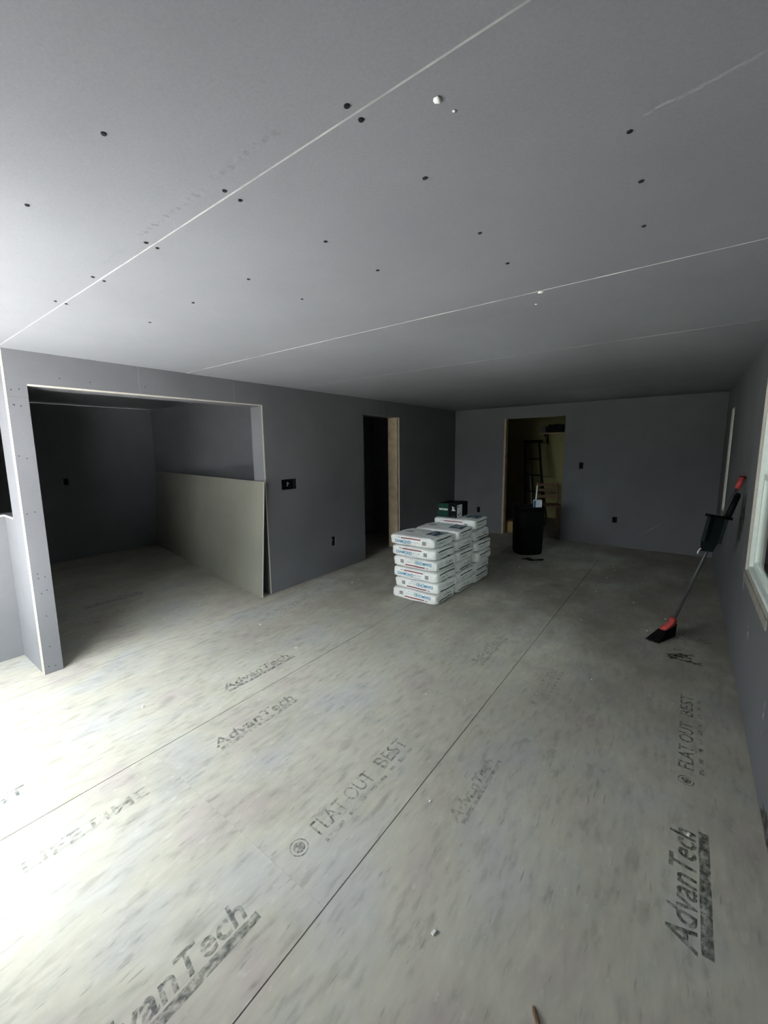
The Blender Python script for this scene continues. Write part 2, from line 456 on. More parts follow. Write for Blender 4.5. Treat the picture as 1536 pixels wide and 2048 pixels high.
# ---- stub partition beside the opening (seen edge on) and the half wall running out of frame
WY0, WY1 = 0.735, 0.846
wall_stub = struct(slab_obj('wall_partition', 1, WY0+0.0125, WY1-0.0125, -3.728, XL-0.014, 0, H+0.003, (), [M_LUMBER, M_LUMBER]))
slab_obj('drywall_board', 1, WY0, WY0+0.012, -3.729, XL-0.050, 0.002, H-0.001, (), [M_WALL, M_EDGE], wall_stub)
slab_obj('drywall_board', 1, WY1-0.012, WY1, -3.729, XL-0.1825, 0.002, H-0.001, (), [M_WALL, M_EDGE], wall_stub)
slab_obj('end_stud', 1, WY0+0.0015, WY0+0.0122, XL-0.0495, XL-0.0135, 0.002, H-0.002, (), [M_LUMBERP, M_LUMBERP], wall_stub)
half = struct(slab_obj('wall_half', 1, WY0, WY1, -4.08, -3.730, 0, 1.085, (), [M_WALL, M_WALL]))
slab_obj('cap_board', 2, 1.0855, 1.098, -4.08, -3.7305, WY0-0.001, WY1+0.001, (), [M_WALL, M_EDGE], half)
half2 = struct(slab_obj('wall_half_return', 0, -4.08, -3.962, 0.56, WY0-0.001, 0, 1.085, (), [M_WALL, M_WALL]))
slab_obj('cap_board', 2, 1.0855, 1.098, -4.081, -3.961, 0.5605, WY0-0.0015, (), [M_WALL, M_EDGE], half2)
struct(slab_obj('wall_entry', 0, -4.08, -3.962, YF, 0.559, 0, H+0.003, (), [M_WALL, M_WALL]))  # full height carried further out of view to keep daylight off the side room

# ---- back wall
bdoor = (BD[0], BD[1], -1, BD[2])
BOX_C = ebox_hole(-1.322, 1.222, 0.058, 0.100)
BOX_D = ebox_hole(-0.820, 0.412, 0.062, 0.092)
BOX_E = ebox_hole(-2.982, 0.398, 0.058, 0.100)
HB = [bdoor, BOX_C, BOX_D, BOX_E]
wall_back = struct(slab_obj('wall_back', 1, YB+eb, YB+0.125, XLB, XR+0.16, 0, H+0.003, HB, [M_LUMBER, M_LUMBER]))
slab_obj('drywall_board', 1, YB, YB+eb-0.0003, XL+0.001, -1.25, 0.004, H-0.0065, HB, [M_WALL, M_EDGE], wall_back)
slab_obj('drywall_board', 1, YB, YB+eb-0.0003, -1.2497, XR-0.001, 0.004, H-0.0065, HB, [M_WALL, M_EDGE], wall_back)
slab_obj('door_stud', 0, BD[0]+0.0003, BD[0]+0.030, YB+0.008, YB+0.118, 0.003, BD[2]-0.002, (), [M_LUMBER, M_LUMBER], wall_back)
bm = bmesh.new()
blob(bm, -0.42, 0.27, 0.16, 0.018, 0, 9.2, 16, 0.5, lambda c: Vector((c.x, YB-0.0007, c.y+(c.x+0.42)*0.75)))
obj('scrape_mark', bm, M_WSMEARF, wall_back)

# ---- right wall with two windows
w1h = (W1[0], W1[1], W1[2], W1[3]); w2h = (W2[0], W2[1], W2[2], W2[3])
HR = [w1h, w2h]
wall_right = struct(slab_obj('wall_right', 0, XR+eb, XR+0.15, YF, YB+0.12, 0, H+0.003, HR, [M_WALL, M_LUMBER]))
for (a, b) in [(YF, 1.22), (1.22, 3.86), (3.86, YB-0.001)]:
    slab_obj('drywall_board', 0, XR, XR+eb-0.0003, a+gp, b-gp, 0.006, H-0.0065, HR, [M_WALL, M_EDGE], wall_right)
def wall_blob(name, mat, pts):
    bm = bmesh.new()
    for i, (y, z, ry, rz, sl) in enumerate(pts):
        blob(bm, y, z, ry, rz, 0, i*3.3+y, 16, 0.6, lambda c, y=y, z=z, sl=sl: Vector((XR-0.0008, c.x+(c.y-z)*sl, c.y)))
    obj(name, bm, mat, wall_right)
wall_blob('scuff_mark', M_STAIN, [(4.05,.96,.10,.13,-.4),(3.98,1.08,.04,.10,.1)])
wall_blob('scrape_mark', M_WSMEAR, [(3.12,.45,.03,.04,0.2),(2.38,.34,.012,.075,0.05),(3.56,.62,.03,.045,.1)])
wall_blob('dirt_mark', M_STAIN, [(2.02,.06,.14,.035,0),(1.83,.10,.05,.02,0)])

# ---- wall behind the camera with an opening added to let the daylight in
struct(slab_obj('wall_front', 1, YF-0.15, YF, -7.2, XR+0.15, -0.02, H+0.003, [(ADDED_OPENING[0], ADDED_OPENING[1], -1, ADDED_OPENING[2])], [M_WALL, M_LUMBER]))
# ---- side room behind the opening
struct(slab_obj('wall_side_room_rear', 0, -7.12, -6.98, YF, 4.0, 0, H+0.003, [(1.978, 2.036, 1.085, 1.175)], [M_WALL, M_EDGE]))
struct(slab_obj('wall_side_room_far', 1, 3.268, 3.40, -6.979, XLB-0.001, 0, H+0.003, (), [M_WALL, M_EDGE]))
# ---- hall behind the doorway
struct(slab_obj('wall_hall_rear', 0, -4.70, -4.60, 3.401, 6.2, 0, H+0.003, (), [M_WALL, M_EDGE]))
struct(slab_obj('wall_hall_far', 1, 6.10, 6.2, -4.599, XLB-0.001, 0, H+0.003, (), [M_WALL, M_EDGE]))
# ---- store room behind the back doorway
struct(slab_obj('wall_store_rear', 1, 9.30, 9.40, -3.72, -0.9, 0, H+0.003, (), [M_OLIVE, M_OLIVE]))
struct(slab_obj('wall_store_left', 0, -3.72, -3.62, YB+0.126, 9.299, 0, H+0.003, (), [M_OLIVE, M_OLIVE]))
struct(slab_obj('wall_store_right', 0, -1.32, -1.22, YB+0.126, 9.299, 0, H+0.003, (), [M_OLIVE, M_OLIVE]))

# ---- windows (vinyl double-hung units set close to the inside face)
def window(name, w):
    y0, y1, z0, z1 = w
    xi = XR + 0.014
    bm = bmesh.new()
    slab(bm, 0, xi, xi+0.09, y0+0.001, y1-0.001, z0+0.001, z1-0.001, [(y0+0.030, y1-0.030, z0+0.03, z1-0.03)])
    fr = obj(name, bm, [M_VINYL, M_VINYL]); struct(fr)
    zm = z0 + (z1-z0)*0.50
    for nm, a, b, dx in (('lower_sash', z0+0.031, zm+0.018, 0.020), ('upper_sash', zm-0.018, z1-0.031, 0.048)):
        bm = bmesh.new()
        slab(bm, 0, xi+dx, xi+dx+0.026, y0+0.031, y1-0.031, a, b, [(y0+0.07, y1-0.07, a+0.038, b-0.034)])
        s = obj(nm, bm, [M_VINYL, M_VINYL], fr)
        bm = bmesh.new()
        box(bm, xi+dx+0.010, xi+dx+0.014, y0+0.068, y1-0.068, a+0.036, b-0.032)
        obj('pane', bm, M_GLASS, s)
    bm = bmesh.new(); box(bm, XR-0.006, XR+0.0125, y0-0.002, y1+0.004, z0-0.052, z0-0.001, 0.003)
    obj('sill_board', bm, M_SILLWOOD, fr)
    return fr
window('window_1', W1); window('window_2', W2)

# ---- outside
g = struct(slab_obj('ground', 2, -0.62, -0.60, -60, 60, -60, 60, (), [M_GRASS, M_GRASS]))
def lightscreen(name, x0, x1, y0, y1, h, seed):
    bm = bmesh.new(); nx, ny = 6, 26
    bmesh.ops.create_cube(bm, size=1.0)
    bmesh.ops.subdivide_edges(bm, edges=bm.edges, cuts=18, use_grid_fill=True)
    for v in bm.verts:
        p = Vector(((x0+x1)/2+v.co.x*(x1-x0), (y0+y1)/2+v.co.y*(y1-y0), -0.6+(v.co.z+0.5)*h))
        if v.co.z > -0.49: p += 0.45*noise.noise_vector(p*0.9+Vector((seed,0,0))) + 0.2*noise.noise_vector(p*3)
        v.co = p
    return obj(name, bm, M_LEAF, None, True)
struct(slab_obj('roof_added_eave', 2, H+0.16, H+0.24, -7.6, XR+1.05, YF-0.16, 10.0, (), [M_LUMBER, M_LUMBER]))  # overhang past the right wall is added to shade the ground outside
hd = lightscreen('lightscreen', 2.6, 4.2, -3.2, 30, 3.1, 1.0)  # leafy mass added out of view to limit light through the right windows
tag(hd, 'added tall green hedge outside beyond the right wall', 'lightscreen')

hd2 = lightscreen('lightscreen', -16, 1.0, -6.4, -4.4, 2.45, 4.0)  # added out of view so low daylight stays off the far end
tag(hd2, 'added tall green hedge across the yard behind the photographer', 'lightscreen')

# ================================================================== ELECTRICAL BOXES
def ebox(hole, axis, face, depth, label, rim=None, sgn=-1):
    u0, u1, v0, v1 = hole
    root = bmesh.new()
    e = 0.0012; t = 0.003
    def B(bm, a0, a1, p0, p1, q0, q1):
        lo, hi = min(a0, a1), max(a0, a1)
        if axis == 0: box(bm, lo, hi, p0, p1, q0, q1)
        else: box(bm, p0, p1, lo, hi, q0, q1)
    fr = face + sgn*0.0015; bk = face + sgn*depth
    B(root, bk, bk-sgn*t, u0+e, u1-e, v0+e, v1-e)
    B(root, fr, bk-sgn*t, u0+e, u0+e+t, v0+e, v1-e); B(root, fr, bk-sgn*t, u1-e-t, u1-e, v0+e, v1-e)
    B(root, fr, bk-sgn*t, u0+e+t, u1-e-t, v0+e, v0+e+t); B(root, fr, bk-sgn*t, u0+e+t, u1-e-t, v1-e-t, v1-e)
    o = obj('electrical_box', root, M_DARKBOX)
    tag(o, label, 'electrical box')
    # looped wires tucked inside
    bm = bmesh.new(); cu, cv = (u0+u1)/2, (v0+v1)/2; pr = None
    for i in range(9):
        a = i/8*math.pi*1.6
        d = face + sgn*(0.022+0.008*math.sin(i))
        uu, vv = cu+0.014*math.cos(a), cv+0.02*math.sin(a)
        p = Vector((d, uu, vv)) if axis == 0 else Vector((uu, d, vv))
        if pr is not None: tube(bm, pr, p, 0.0022, n=6)
        pr = p
    obj('wire', bm, M_LABEL if rim else M_BLACK, o)
    return o
ebox(BOX_A, 0, XL, 0.06, 'wide dark double switch box cut into grey wall right of the opening', True)
ebox(BOX_B, 0, XL, 0.06, 'small low outlet box in the left wall before the dark doorway', True)
ebox(BOX_C, 1, YB, 0.06, 'dark switch box at hand height beside the back doorway', sgn=1)
ebox(BOX_D, 1, YB, 0.06, 'low dark outlet box in the back wall right of the black bin', sgn=1)
ebox(BOX_E, 1, YB, 0.06, 'low dark outlet box in the back wall behind the bag stack cartons', sgn=1)
ebox((1.978, 2.036, 1.085, 1.175), 0, -6.98, 0.06, 'dark box in the far wall of the side room, left part')

# ================================================================== LEANING DRYWALL SHEET
A0 = Vector((-3.440, 2.585, 0.0)); A1 = Vector((-6.945, 3.165, 0.0))
dl = (A1-A0).normalized(); L = (A1-A0).length
lean = math.atan2(0.085, 1.216)
nrm = Vector((dl.y, -dl.x, 0)); nrm = nrm if nrm.y > 0 else -nrm      # towards the wall
upv = (Vector((0,0,1))*math.cos(lean) + nrm*math.sin(lean)).normalized()
thk = dl.cross(upv).normalized(); thk = thk if thk.y > 0 else -thk
bm = bmesh.new()
slab(bm, 2, 0.0, 0.0127, 0, L, 0, 1.2192)
Mx = Matrix((dl, upv, thk)).transposed().to_4x4(); Mx.translation = A0
for v in bm.verts: v.co = Mx @ v.co
sh = obj('drywall_sheet', bm, [M_SHEET, M_EDGE])
tag(sh, 'long tan-grey drywall sheet standing on edge, leaning inside the wide opening', 'drywall sheet')
bm = bmesh.new()
slab(bm, 2, 0.0128, 0.0255, 0.0, 0.30, 0.002, 1.2180)

# ================================================================== PLASTER BAGS
BX, BY = 0.257, 0.1995
def bag_pt(p, t, seed):
    n = 10.0
    m = max(abs(p[0]), abs(p[1]), abs(p[2]))
    # rounded box; edges of the thin direction are rounder
    s = (abs(p[0])**n + abs(p[1])**n + (abs(p[2]))**n)**(1/n)
    q = Vector(p)*(m/s if s else 1)
    pinch = 1 - 0.10*(abs(p[0])**6)*(abs(p[1])**6)
    x, y, z = q.x*BX, q.y*BY, q.z*t/2*pinch
    ear = 0.007*(abs(p[0])**8)*(abs(p[1])**8)
    x += math.copysign(ear, p[0]); y += math.copysign(ear, p[1])
    w = Vector((x, y, z))
    d = noise.noise_vector(w*9 + Vector((seed*5, 0, 0)))*0.009 + noise.noise_vector(w*28 + Vector((0, seed*3, 0)))*0.003
    k = 1 - 0.75*abs(p[2])**10 * (1 if max(abs(p[0]), abs(p[1])) < 0.93 else 0.4)
    w.x += d.x*1.1; w.y += d.y*0.8; w.z += d.z*0.9*k
    w.z = max(-t/2, min(t/2, w.z - (0.0 if p[2] < 0 else 0.0035*(1+noise.noise(w*14+Vector((seed, 2, 1)))))*(abs(p[2])**4)))
    return w
def bag_mesh(t, seed):
    bm = bmesh.new()
    bmesh.ops.create_cube(bm, size=2.0)
    bmesh.ops.subdivide_edges(bm, edges=bm.edges, cuts=15, use_grid_fill=True)
    for v in bm.verts: v.co = bag_pt(tuple(v.co), t, seed)
    return bm
def solve_face(face, a, b, t, seed):
    """point on the bag face where the two in-plane coordinates are a, b"""
    if face == 'front': g = [a/BX, -1.0, b/(t/2)]; ia, ib, sa, sb = 0, 2, BX, t/2
    elif face == 'side': g = [1.0, a/BY, b/(t/2)]; ia, ib, sa, sb = 1, 2, BY, t/2
    else: g = [a/BX, b/BY, 1.0]; ia, ib, sa, sb = 0, 1, BX, BY
    for _ in range(7):
        w = bag_pt(g, t, seed)
        g[ia] = max(-0.98, min(0.98, g[ia] + (a-w[ia])/sa)); g[ib] = max(-0.98, min(0.98, g[ib] + (b-w[ib])/sb))
    w = bag_pt(g, t, seed)
    w[{'front': 1, 'side': 0, 'top': 2}[face]] += -0.0016 if face == 'front' else 0.0016
    return w
def wrap(bm, face, t, seed, flip, ox=0.0, oy=0.0):
    bmesh.ops.subdivide_edges(bm, edges=[e for e in bm.edges if e.calc_length() > 0.02], cuts=2)
    bmesh.ops.triangulate(bm, faces=bm.faces)
    for v in bm.verts:
        a, b = v.co.x+ox, v.co.y+oy
        if flip: a, b = -a, -b
        v.co = solve_face(face, a, b, t, seed)
    return bm
def rect_bm(x0, x1, y0, y1, nx=8, ny=2):
    bm = bmesh.new()
    g = [[bm.verts.new((x0+(x1-x0)*i/nx, y0+(y1-y0)*j/ny, 0)) for j in range(ny+1)] for i in range(nx+1)]
    for i in range(nx):
        for j in range(ny): bm.faces.new((g[i][j], g[i+1][j], g[i+1][j+1], g[i][j+1]))
    return bm
def make_bag(t, seed, flip):
    o = obj('plaster_bag', bag_mesh(t, seed), M_BAG, None, True)
    def P(name, bm, face, mat, ox=0, oy=0):
        obj(name, wrap(bm, face, t, seed, flip if face != 'top' else False, ox, oy), mat, o)
    P('brand_lettering', text_mesh('DIAMOND', 0.040, 0.0012, 0, 1.0), 'front', M_TEAL, -0.20, -0.027)
    P('stripe', rect_bm(-0.125, 0.105, 0.019, 0.030), 'front', M_STRIPE)
    P('stripe_mark', rect_bm(-0.162, -0.138, 0.022, 0.030, 3, 2), 'front', M_GREYP)
    P('small_print', text_mesh('VENEER PLASTER', 0.015, 0.0001, 0, 0.95), 'front', M_PALET, -0.025, -0.016)
    P('small_print', rect_bm(-0.10, 0.06, -0.036, -0.032), 'front', M_PALET)
    P('code_block', rect_bm(0.125, 0.168, -0.024, 0.014, 4, 4), 'front', M_GREYP)
    P('stripe', rect_bm(-0.140, 0.150, 0.019, 0.030), 'side', M_STRIPESHADE)
    P('brand_lettering', text_mesh('DIAMOND', 0.034, 0.0002, 0, 1.0), 'side', M_PALET, -0.13, -0.022)
    P('top_panel', rect_bm(0.075, 0.225, -0.06, 0.15, 8, 8), 'top', M_TEALD)
    P('top_lettering', text_mesh('DIAMOND', 0.055, 0.0004, 0, 1.0), 'top', M_PALET, -0.20, 0.06)
    P('top_panel', rect_bm(-0.20, -0.10, -0.02, 0.04, 6, 4), 'top', M_PALET)
    return o
protos = {}
order = ['lowest', 'second from the floor', 'third from the floor', 'fourth from the floor', 'fifth from the floor', 'topmost']
stacks = [('front', 3.633, -2.103, 0.1105, [-.003, .027, .009, .012, -.009, -.026], [1, 1, 0, 1, 0, 0]),
          ('middle', 4.050, -2.088, 0.1118, [.0, .012, -.006, .008, -.008, -.004], [1, 0, 1, 0, 1, 0]),
          ('rear', 4.468, -2.072, 0.1205, [.0, .010, .030, .026, -.002, -.016], [0, 1, 0, 0, 1, 0])]
for si, (nm, yc, xc, t, offs, flips) in enumerate(stacks):
    z = 0.0
    for r in range(6):
        key = (t, flips[r], (r+si) % 2)
        if key not in protos:
            b = make_bag(t, 1.0+2.7*key[2]+si*5, flips[r]); protos[key] = b
        else:
            b = copy_tree(protos[key])
        b.location = (xc+offs[r], yc+random.uniform(-.004, .004), z+t/2)
        b.rotation_euler = (0, 0, math.radians(random.uniform(-2.2, 2.2)))
        z += t+0.0016
        turned = 'printing upside down' if flips[r] else 'printing upright'
        tag(b, f'white paper plaster bag, {order[r]} in the {nm} stack, {turned}', 'plaster bag', 'plaster bags stacked on the floor')
    stacks[si] = (nm, yc, xc, z)
# the two small cartons on top of the rear bags
zt = stacks[2][3]
def carton(name, x0, x1, y0, y1, h, mat, label, flap):
    r = empty(name, ((x0+x1)/2, (y0+y1)/2, zt), math.radians(1))
    w, d = (x1-x0)/2, (y1-y0)/2
    bm = bmesh.new(); box(bm, -w, w, -d, d, 0, h, 0.003); obj('carton_body', bm, mat, r)
    bm = bmesh.new(); box(bm, -w+.004, -0.002, -d+.002, d-.004, h+.0002, h+.0022); obj('flap', bm, flap, r)
    bm = bmesh.new(); box(bm, 0.002, w-.004, -d+.002, d-.004, h+.0002, h+.0026); obj('flap', bm, flap, r)
    tag(r, label, 'box')
    return r, w, d
CY0, CY1 = 4.300, 4.59
c1, w, d = carton('carton', -2.303, -2.168, CY0, CY1, 0.158, M_BOXGREEN, 'dark green carton with white lettering on top of the rear bags', M_BOXBLACK)
bm = text_mesh('METABO', 0.030, 0.0012, 0, 0.95)
for v in bm.verts: v.co = Vector((v.co.x-0.052, -d-0.0008, v.co.y+0.080))
obj('lettering', bm, M_WHITEP, c1)
c2, w, d = carton('carton', -2.165, -2.062, CY0+0.002, CY1+0.01, 0.162, M_BOXBLACK, 'black carton with a pale side label beside the green carton', M_GREYP if False else M_DARKBOX)
bm = bmesh.new()
for (a, b_, c, e) in [(-.010,.022,.092,.098),(-.004,.004,.098,.124),(.004,.02,.112,.118),(-.012,.0,.118,.126)]:
    box(bm, a, b_, -d-0.0009, -d-0.0001, c, e)
obj('emblem', bm, M_LABEL, c2)
bm = text_mesh('GRIP', 0.018, 0.0006, 0, 1.1)
bm.clear(); box(bm, -.016, .030, -d-0.0009, -d-0.0001, 0.080, 0.087)
obj('emblem_bar', bm, M_LABEL, c2)
bm = bmesh.new(); box(bm, -.014, .026, -d-0.0009, -d-0.0001, 0.012, 0.015); obj('small_print', bm, M_GREYP, c2)
bm = bmesh.new(); box(bm, w+0.0001, w+0.0010, -d+0.001, -d+0.135, 0.002, 0.147); lb = obj('side_label', bm, M_LABEL, c2)
bm = bmesh.new()
for (yy, zz, s) in [(.028,.126,.010),(.035,.030,.011),(.085,.036,.009)]: box(bm, w+0.0011, w+0.0018, -d+yy-s, -d+yy+s, zz-s, zz+s)
obj('label_symbol', bm, M_BOXBLACK, lb)

# ================================================================== BIN
bc = Vector((-1.778, 6.05, 0))
def ring_pts(z, rx, ry, k, n=40):
    out = []
    for i in range(n):
        a = 2*math.pi*i/n; c, s = math.cos(a), math.sin(a)
        q = (abs(c)**k + abs(s)**k)**(-1/k)
        out.append(Vector((rx*q*c, ry*q*s, z)))
    return out
def loft(bm, rings, close_bottom=True, close_top=False):
    R = [[bm.verts.new(p) for p in r] for r in rings]
    n = len(R[0])
    for a, b in zip(R[:-1], R[1:]):
        for i in range(n): bm.faces.new((a[i], a[(i+1) % n], b[(i+1) % n], b[i]))
    if close_bottom: bm.faces.new(R[0])
    if close_top: bm.faces.new(R[-1])
bin_ = empty('trash_bin', bc, math.radians(38))
bm = bmesh.new()
loft(bm, [ring_pts(z, r, r*0.95, 3.2) for z, r in ((0, .172), (.012, .184), (.05, .188), (.60, .200), (.655, .202), (.655, .208), (.685, .209), (.69, .203), (.685, .193), (.62, .192), (.10, .178), (.02, .170))], True, True)
obj('bin_body', bm, M_BLACK, bin_, True)
for s in (-1, 1):
    bm = bmesh.new(); box(bm, s*0.201 if s > 0 else -0.222, 0.222 if s > 0 else -0.201, -0.05, 0.05, 0.63, 0.655, 0.006); obj('handle', bm, M_BLACK, bin_)
tag(bin_, 'tall black plastic trash bin standing in front of the back doorway', 'trash bin')
bm = bmesh.new()
bmesh.ops.create_icosphere(bm, subdivisions=4, radius=1)
for v in bm.verts:
    p = v.co.copy(); d = noise.noise_vector(p*2.3)*0.18 + noise.noise_vector(p*6)*0.06
    v.co = Vector(((p.x+d.x)*0.145, (p.y+d.y)*0.14, (p.z+d.z)*0.10))
rb = obj('rubbish_sack', bm, M_BLACK, None, True, (bc.x, bc.y, 0.565))
tag(rb, 'crumpled black sack filling the top of the trash bin', 'rubbish bag')
cp = empty('paper_carton', (bc.x+0.125, bc.y-0.02, 0.667), math.radians(30))
bm = bmesh.new(); box(bm, -.055, .055, -.03, .03, 0, .115, .008)
for v in bm.verts: v.co += noise.noise_vector(v.co*25)*0.008
obj('carton_body', bm, M_PAPER, cp)
bm = bmesh.new(); box(bm, -.0585, -.030, -.0335, -.0312, .01, .105); obj('blue_stripe', bm, M_BLUE, cp)
tag(cp, 'small crumpled white carton with blue edge in the trash bin', 'carton')
bm = bmesh.new(); box(bm, -.009, .009, -.003, .003, 0, .34, .001)
st = obj('paint_stick', bm, M_PAPER, None, False, (bc.x+0.085, bc.y+0.015, 0.640)); st.rotation_euler = (math.radians(3), math.radians(2), math.radians(35))
tag(st, 'thin pale wooden stir stick standing up out of the bin', 'stick')
# torn scrap in front of the bin
bm = bmesh.new(); nn = 12
for i in range(nn):
    a = i/nn
    x0 = -1.72+0.25*a; y0 = 5.64+0.08*a+0.03*math.sin(a*9)
    wv = 0.018+0.03*abs(math.sin(a*5))
    box(bm, x0, x0+0.025, y0-wv, y0+wv, 0.0, 0.004+0.004*abs(math.sin(a*7)))
sc = obj('torn_scrap', bm, M_BRISTLE); tag(sc, 'dark torn scrap lying on the floor in front of the bin', 'scrap')

# ================================================================== BROOM + DUSTPAN
T = Vector((0.329, 4.100, 1.295)); A = Vector((0.0, 3.855, 0.175))
bd = (T-A).normalized()
broom = empty('broom', (-0.09, 3.83, 0))
def bpart(name, bm, mat, parent=broom, smooth=False):
    off = Vector(parent.location)
    for v in bm.verts: v.co -= off
    return obj(name, bm, mat, parent, smooth)
bm = bmesh.new(); tube(bm, A, T-bd*0.02, 0.0115); bpart('handle', bm, M_STEEL, smooth=True)
bm = bmesh.new(); tube(bm, T-bd*0.10, T-bd*0.008, 0.0165, 0.019); tube(bm, T-bd*0.008, T+bd*0.006, 0.019, 0.011); bpart('end_cap', bm, M_RED, smooth=True)
bm = bmesh.new(); tube(bm, T-bd*0.012, T-bd*0.004, 0.0205); bpart('hanging_ring', bm, M_BLACK)
# head: red shroud, flared black bristles cut on a slant
sdir = Vector((0.40, 0.92, 0)).normalized(); fdir = Vector((0, 0, 1)).cross(sdir).normalized()
hb = A - bd*0.01
bm = bmesh.new()
def hring(c, w, dpt, sh=0.0):
    return [c + sdir*(w*cx*1.0) + fdir*(dpt*cy) + Vector((0, 0, sh*cx)) for cx, cy in
            [(math.copysign(abs(math.cos(t))**0.6, math.cos(t)), math.copysign(abs(math.sin(t))**0.6, math.sin(t))) for t in [2*math.pi*i/24 for i in range(24)]]]
c0 = Vector((-0.034, 3.862, 0.118))
loft(bm, [hring(hb+Vector((0,0,.035)), .020, .018), hring(hb+Vector((0,0,.0)), .030, .022), hring(hb*0.5+c0*0.5, .066, .028, .01), hring(c0, .082, .033, .012)], True, True)
bpart('head_shroud', bm, M_RED, smooth=True)
bm = bmesh.new()
c1b = Vector((-0.075, 3.885, 0.0))
for i in range(26):
    for j in range(7):
        u = (i/25-0.5)*2; w_ = (j/6-0.5)*2
        a = c0 + sdir*(u*.080) + fdir*(w_*.026) + Vector((0, 0, .012*u-.004))
        b = c1b + sdir*(u*.125) + fdir*(w_*.045) + sdir*random.uniform(-.006, .006)
        b.z = 0.001
        tube(bm, b, a, 0.0042, 0.0034, n=5)
br = bpart('bristles', bm, M_BRISTLE); br['kind'] = 'stuff'
bm = bmesh.new()
loft(bm, [hring(c0-Vector((0,0,.002)), .078, .030, .012), hring(c0*0.35+c1b*0.65, .100, .034, .004)], True, True); bpart('bristle_core', bm, M_BRISTLE)
tag(broom, 'angled broom with red head and red-tipped handle leaning on the right wall', 'broom')

mid = A + bd*0.865                         # where the pan's rear wall crosses the handle
view = (Vector((0, 0, 1.54)) - mid).normalized()
s_ = Vector((math.cos(-YAW), math.sin(-YAW), 0.0)); s_ = Vector((0.79, 0.61, -0.05)).normalized()
dn = (-bd*0.93 + s_*0.16).normalized()
s_ = (s_ - dn*s_.dot(dn)).normalized()
nf = s_.cross(dn); nf = nf if nf.dot(view) > 0 else -nf
pan = empty('dustpan', mid)
def ppart(name, bm, mat, smooth=False):
    return bpart(name, bm, mat, pan, smooth)
P0 = mid + nf*0.013 - s_*0.058
def quadbox(bm, pts, t):
    lo = [bm.verts.new(p) for p in pts]; hi = [bm.verts.new(p+nf*t) for p in pts]
    n = len(pts)
    bm.faces.new(lo); bm.faces.new(hi)
    for i in range(n): bm.faces.new((lo[i], lo[(i+1) % n], hi[(i+1) % n], hi[i]))
bm = bmesh.new()
quadbox(bm, [P0-s_*.072, P0+s_*.066, P0+s_*.062+dn*.20, P0+s_*.040+dn*.27, P0-s_*.052+dn*.275, P0-s_*.070+dn*.20], 0.004)
ppart('pan_base', bm, M_DKGREEN)
for sg in (-1, 1):
    bm = bmesh.new()
    a, b = P0+s_*(.069*sg-.003), P0+s_*(.066*sg-.004)+dn*.20
    quadbox(bm, [a, a-s_*.004*sg, b-s_*.004*sg, b], 0.03); ppart('side_wall', bm, M_DKGREEN)
bm = bmesh.new(); quadbox(bm, [P0-s_*.092-dn*.010, P0+s_*.080-dn*.010, P0+s_*.080+dn*.010, P0-s_*.092+dn*.010], 0.045)
ppart('rear_wall', bm, M_BLACK)
bm = bmesh.new(); tube(bm, mid+nf*.034, mid+bd*0.175+nf*.0315, 0.0205, 0.0185); tube(bm, mid+bd*0.175+nf*.0315, mid+bd*.195+nf*.030, .0185, .013); ppart('handle_sleeve', bm, M_BLACK, True)
bm = bmesh.new(); pr = None
for i in range(7):
    a = i/6*2.2
    p = P0 - s_*(.062+.014*math.sin(a)) + dn*(.255+.022*i/6*2) + nf*.012
    if pr is not None: tube(bm, pr, p, .0045, n=8)
    pr = p
ppart('lip_hook', bm, M_LABEL, True)
tag(pan, 'black dustpan clipped halfway up the leaning broom handle', 'dustpan')

# ================================================================== FLOOR PRINT, STAINS, BITS
def floor_text(name, s, x, y, size, mat, bold=0.0, shear=0.0, xs=1.0, length=None):
    """baseline along +y at x, tops of the letters towards -x"""
    bm = text_mesh(s, size, bold, shear, 1.0)
    w = max(v.co.x for v in bm.verts)
    k = (length/w) if length else xs
    for v in bm.verts: v.co = Vector((x - v.co.y, y + v.co.x*k, 0.0006))
    return obj(name, bm, mat, floor)
def floor_rect(name, x0, x1, y0, y1, mat, seed=0):
    bm = bmesh.new(); n = 14
    a = [bm.verts.new((x0+0.002*noise.noise(Vector((i, seed, 0))), y0+(y1-y0)*i/n, 0.0005)) for i in range(n+1)]
    b = [bm.verts.new((x1+0.002*noise.noise(Vector((i, seed, 5))), y0+(y1-y0)*i/n, 0.0005)) for i in range(n+1)]
    for i in range(n): bm.faces.new((a[i], a[i+1], b[i+1], b[i]))
    return obj(name, bm, mat, floor)
def roundel(x, y, r, mat):
    bm = bmesh.new()
    for (r0, r1) in ((r*0.86, r), (0.0, r*0.62)):
        n = 28
        for i in range(n):
            a, b = 2*math.pi*i/n, 2*math.pi*(i+1)/n
            pts = [(x+r1*math.cos(a), y+r1*math.sin(a)), (x+r1*math.cos(b), y+r1*math.sin(b))]
            if r0: pts += [(x+r0*math.cos(b), y+r0*math.sin(b)), (x+r0*math.cos(a), y+r0*math.sin(a))]
            else: pts += [(x, y)]
            bm.faces.new([bm.verts.new((p[0], p[1], 0.0006)) for p in pts])
    obj('stamp_roundel', bm, mat, floor)
def advantech(x, y, ln, m1, m2, s=1.0):
    floor_text('floor_lettering', 'AdvanTech', x-0.006, y, 0.115*s, m1, 0.002, 0.18, length=ln)
    floor_rect('floor_band', x+0.004, x+0.036*s, y+0.01, y+ln+0.02, m2, y)
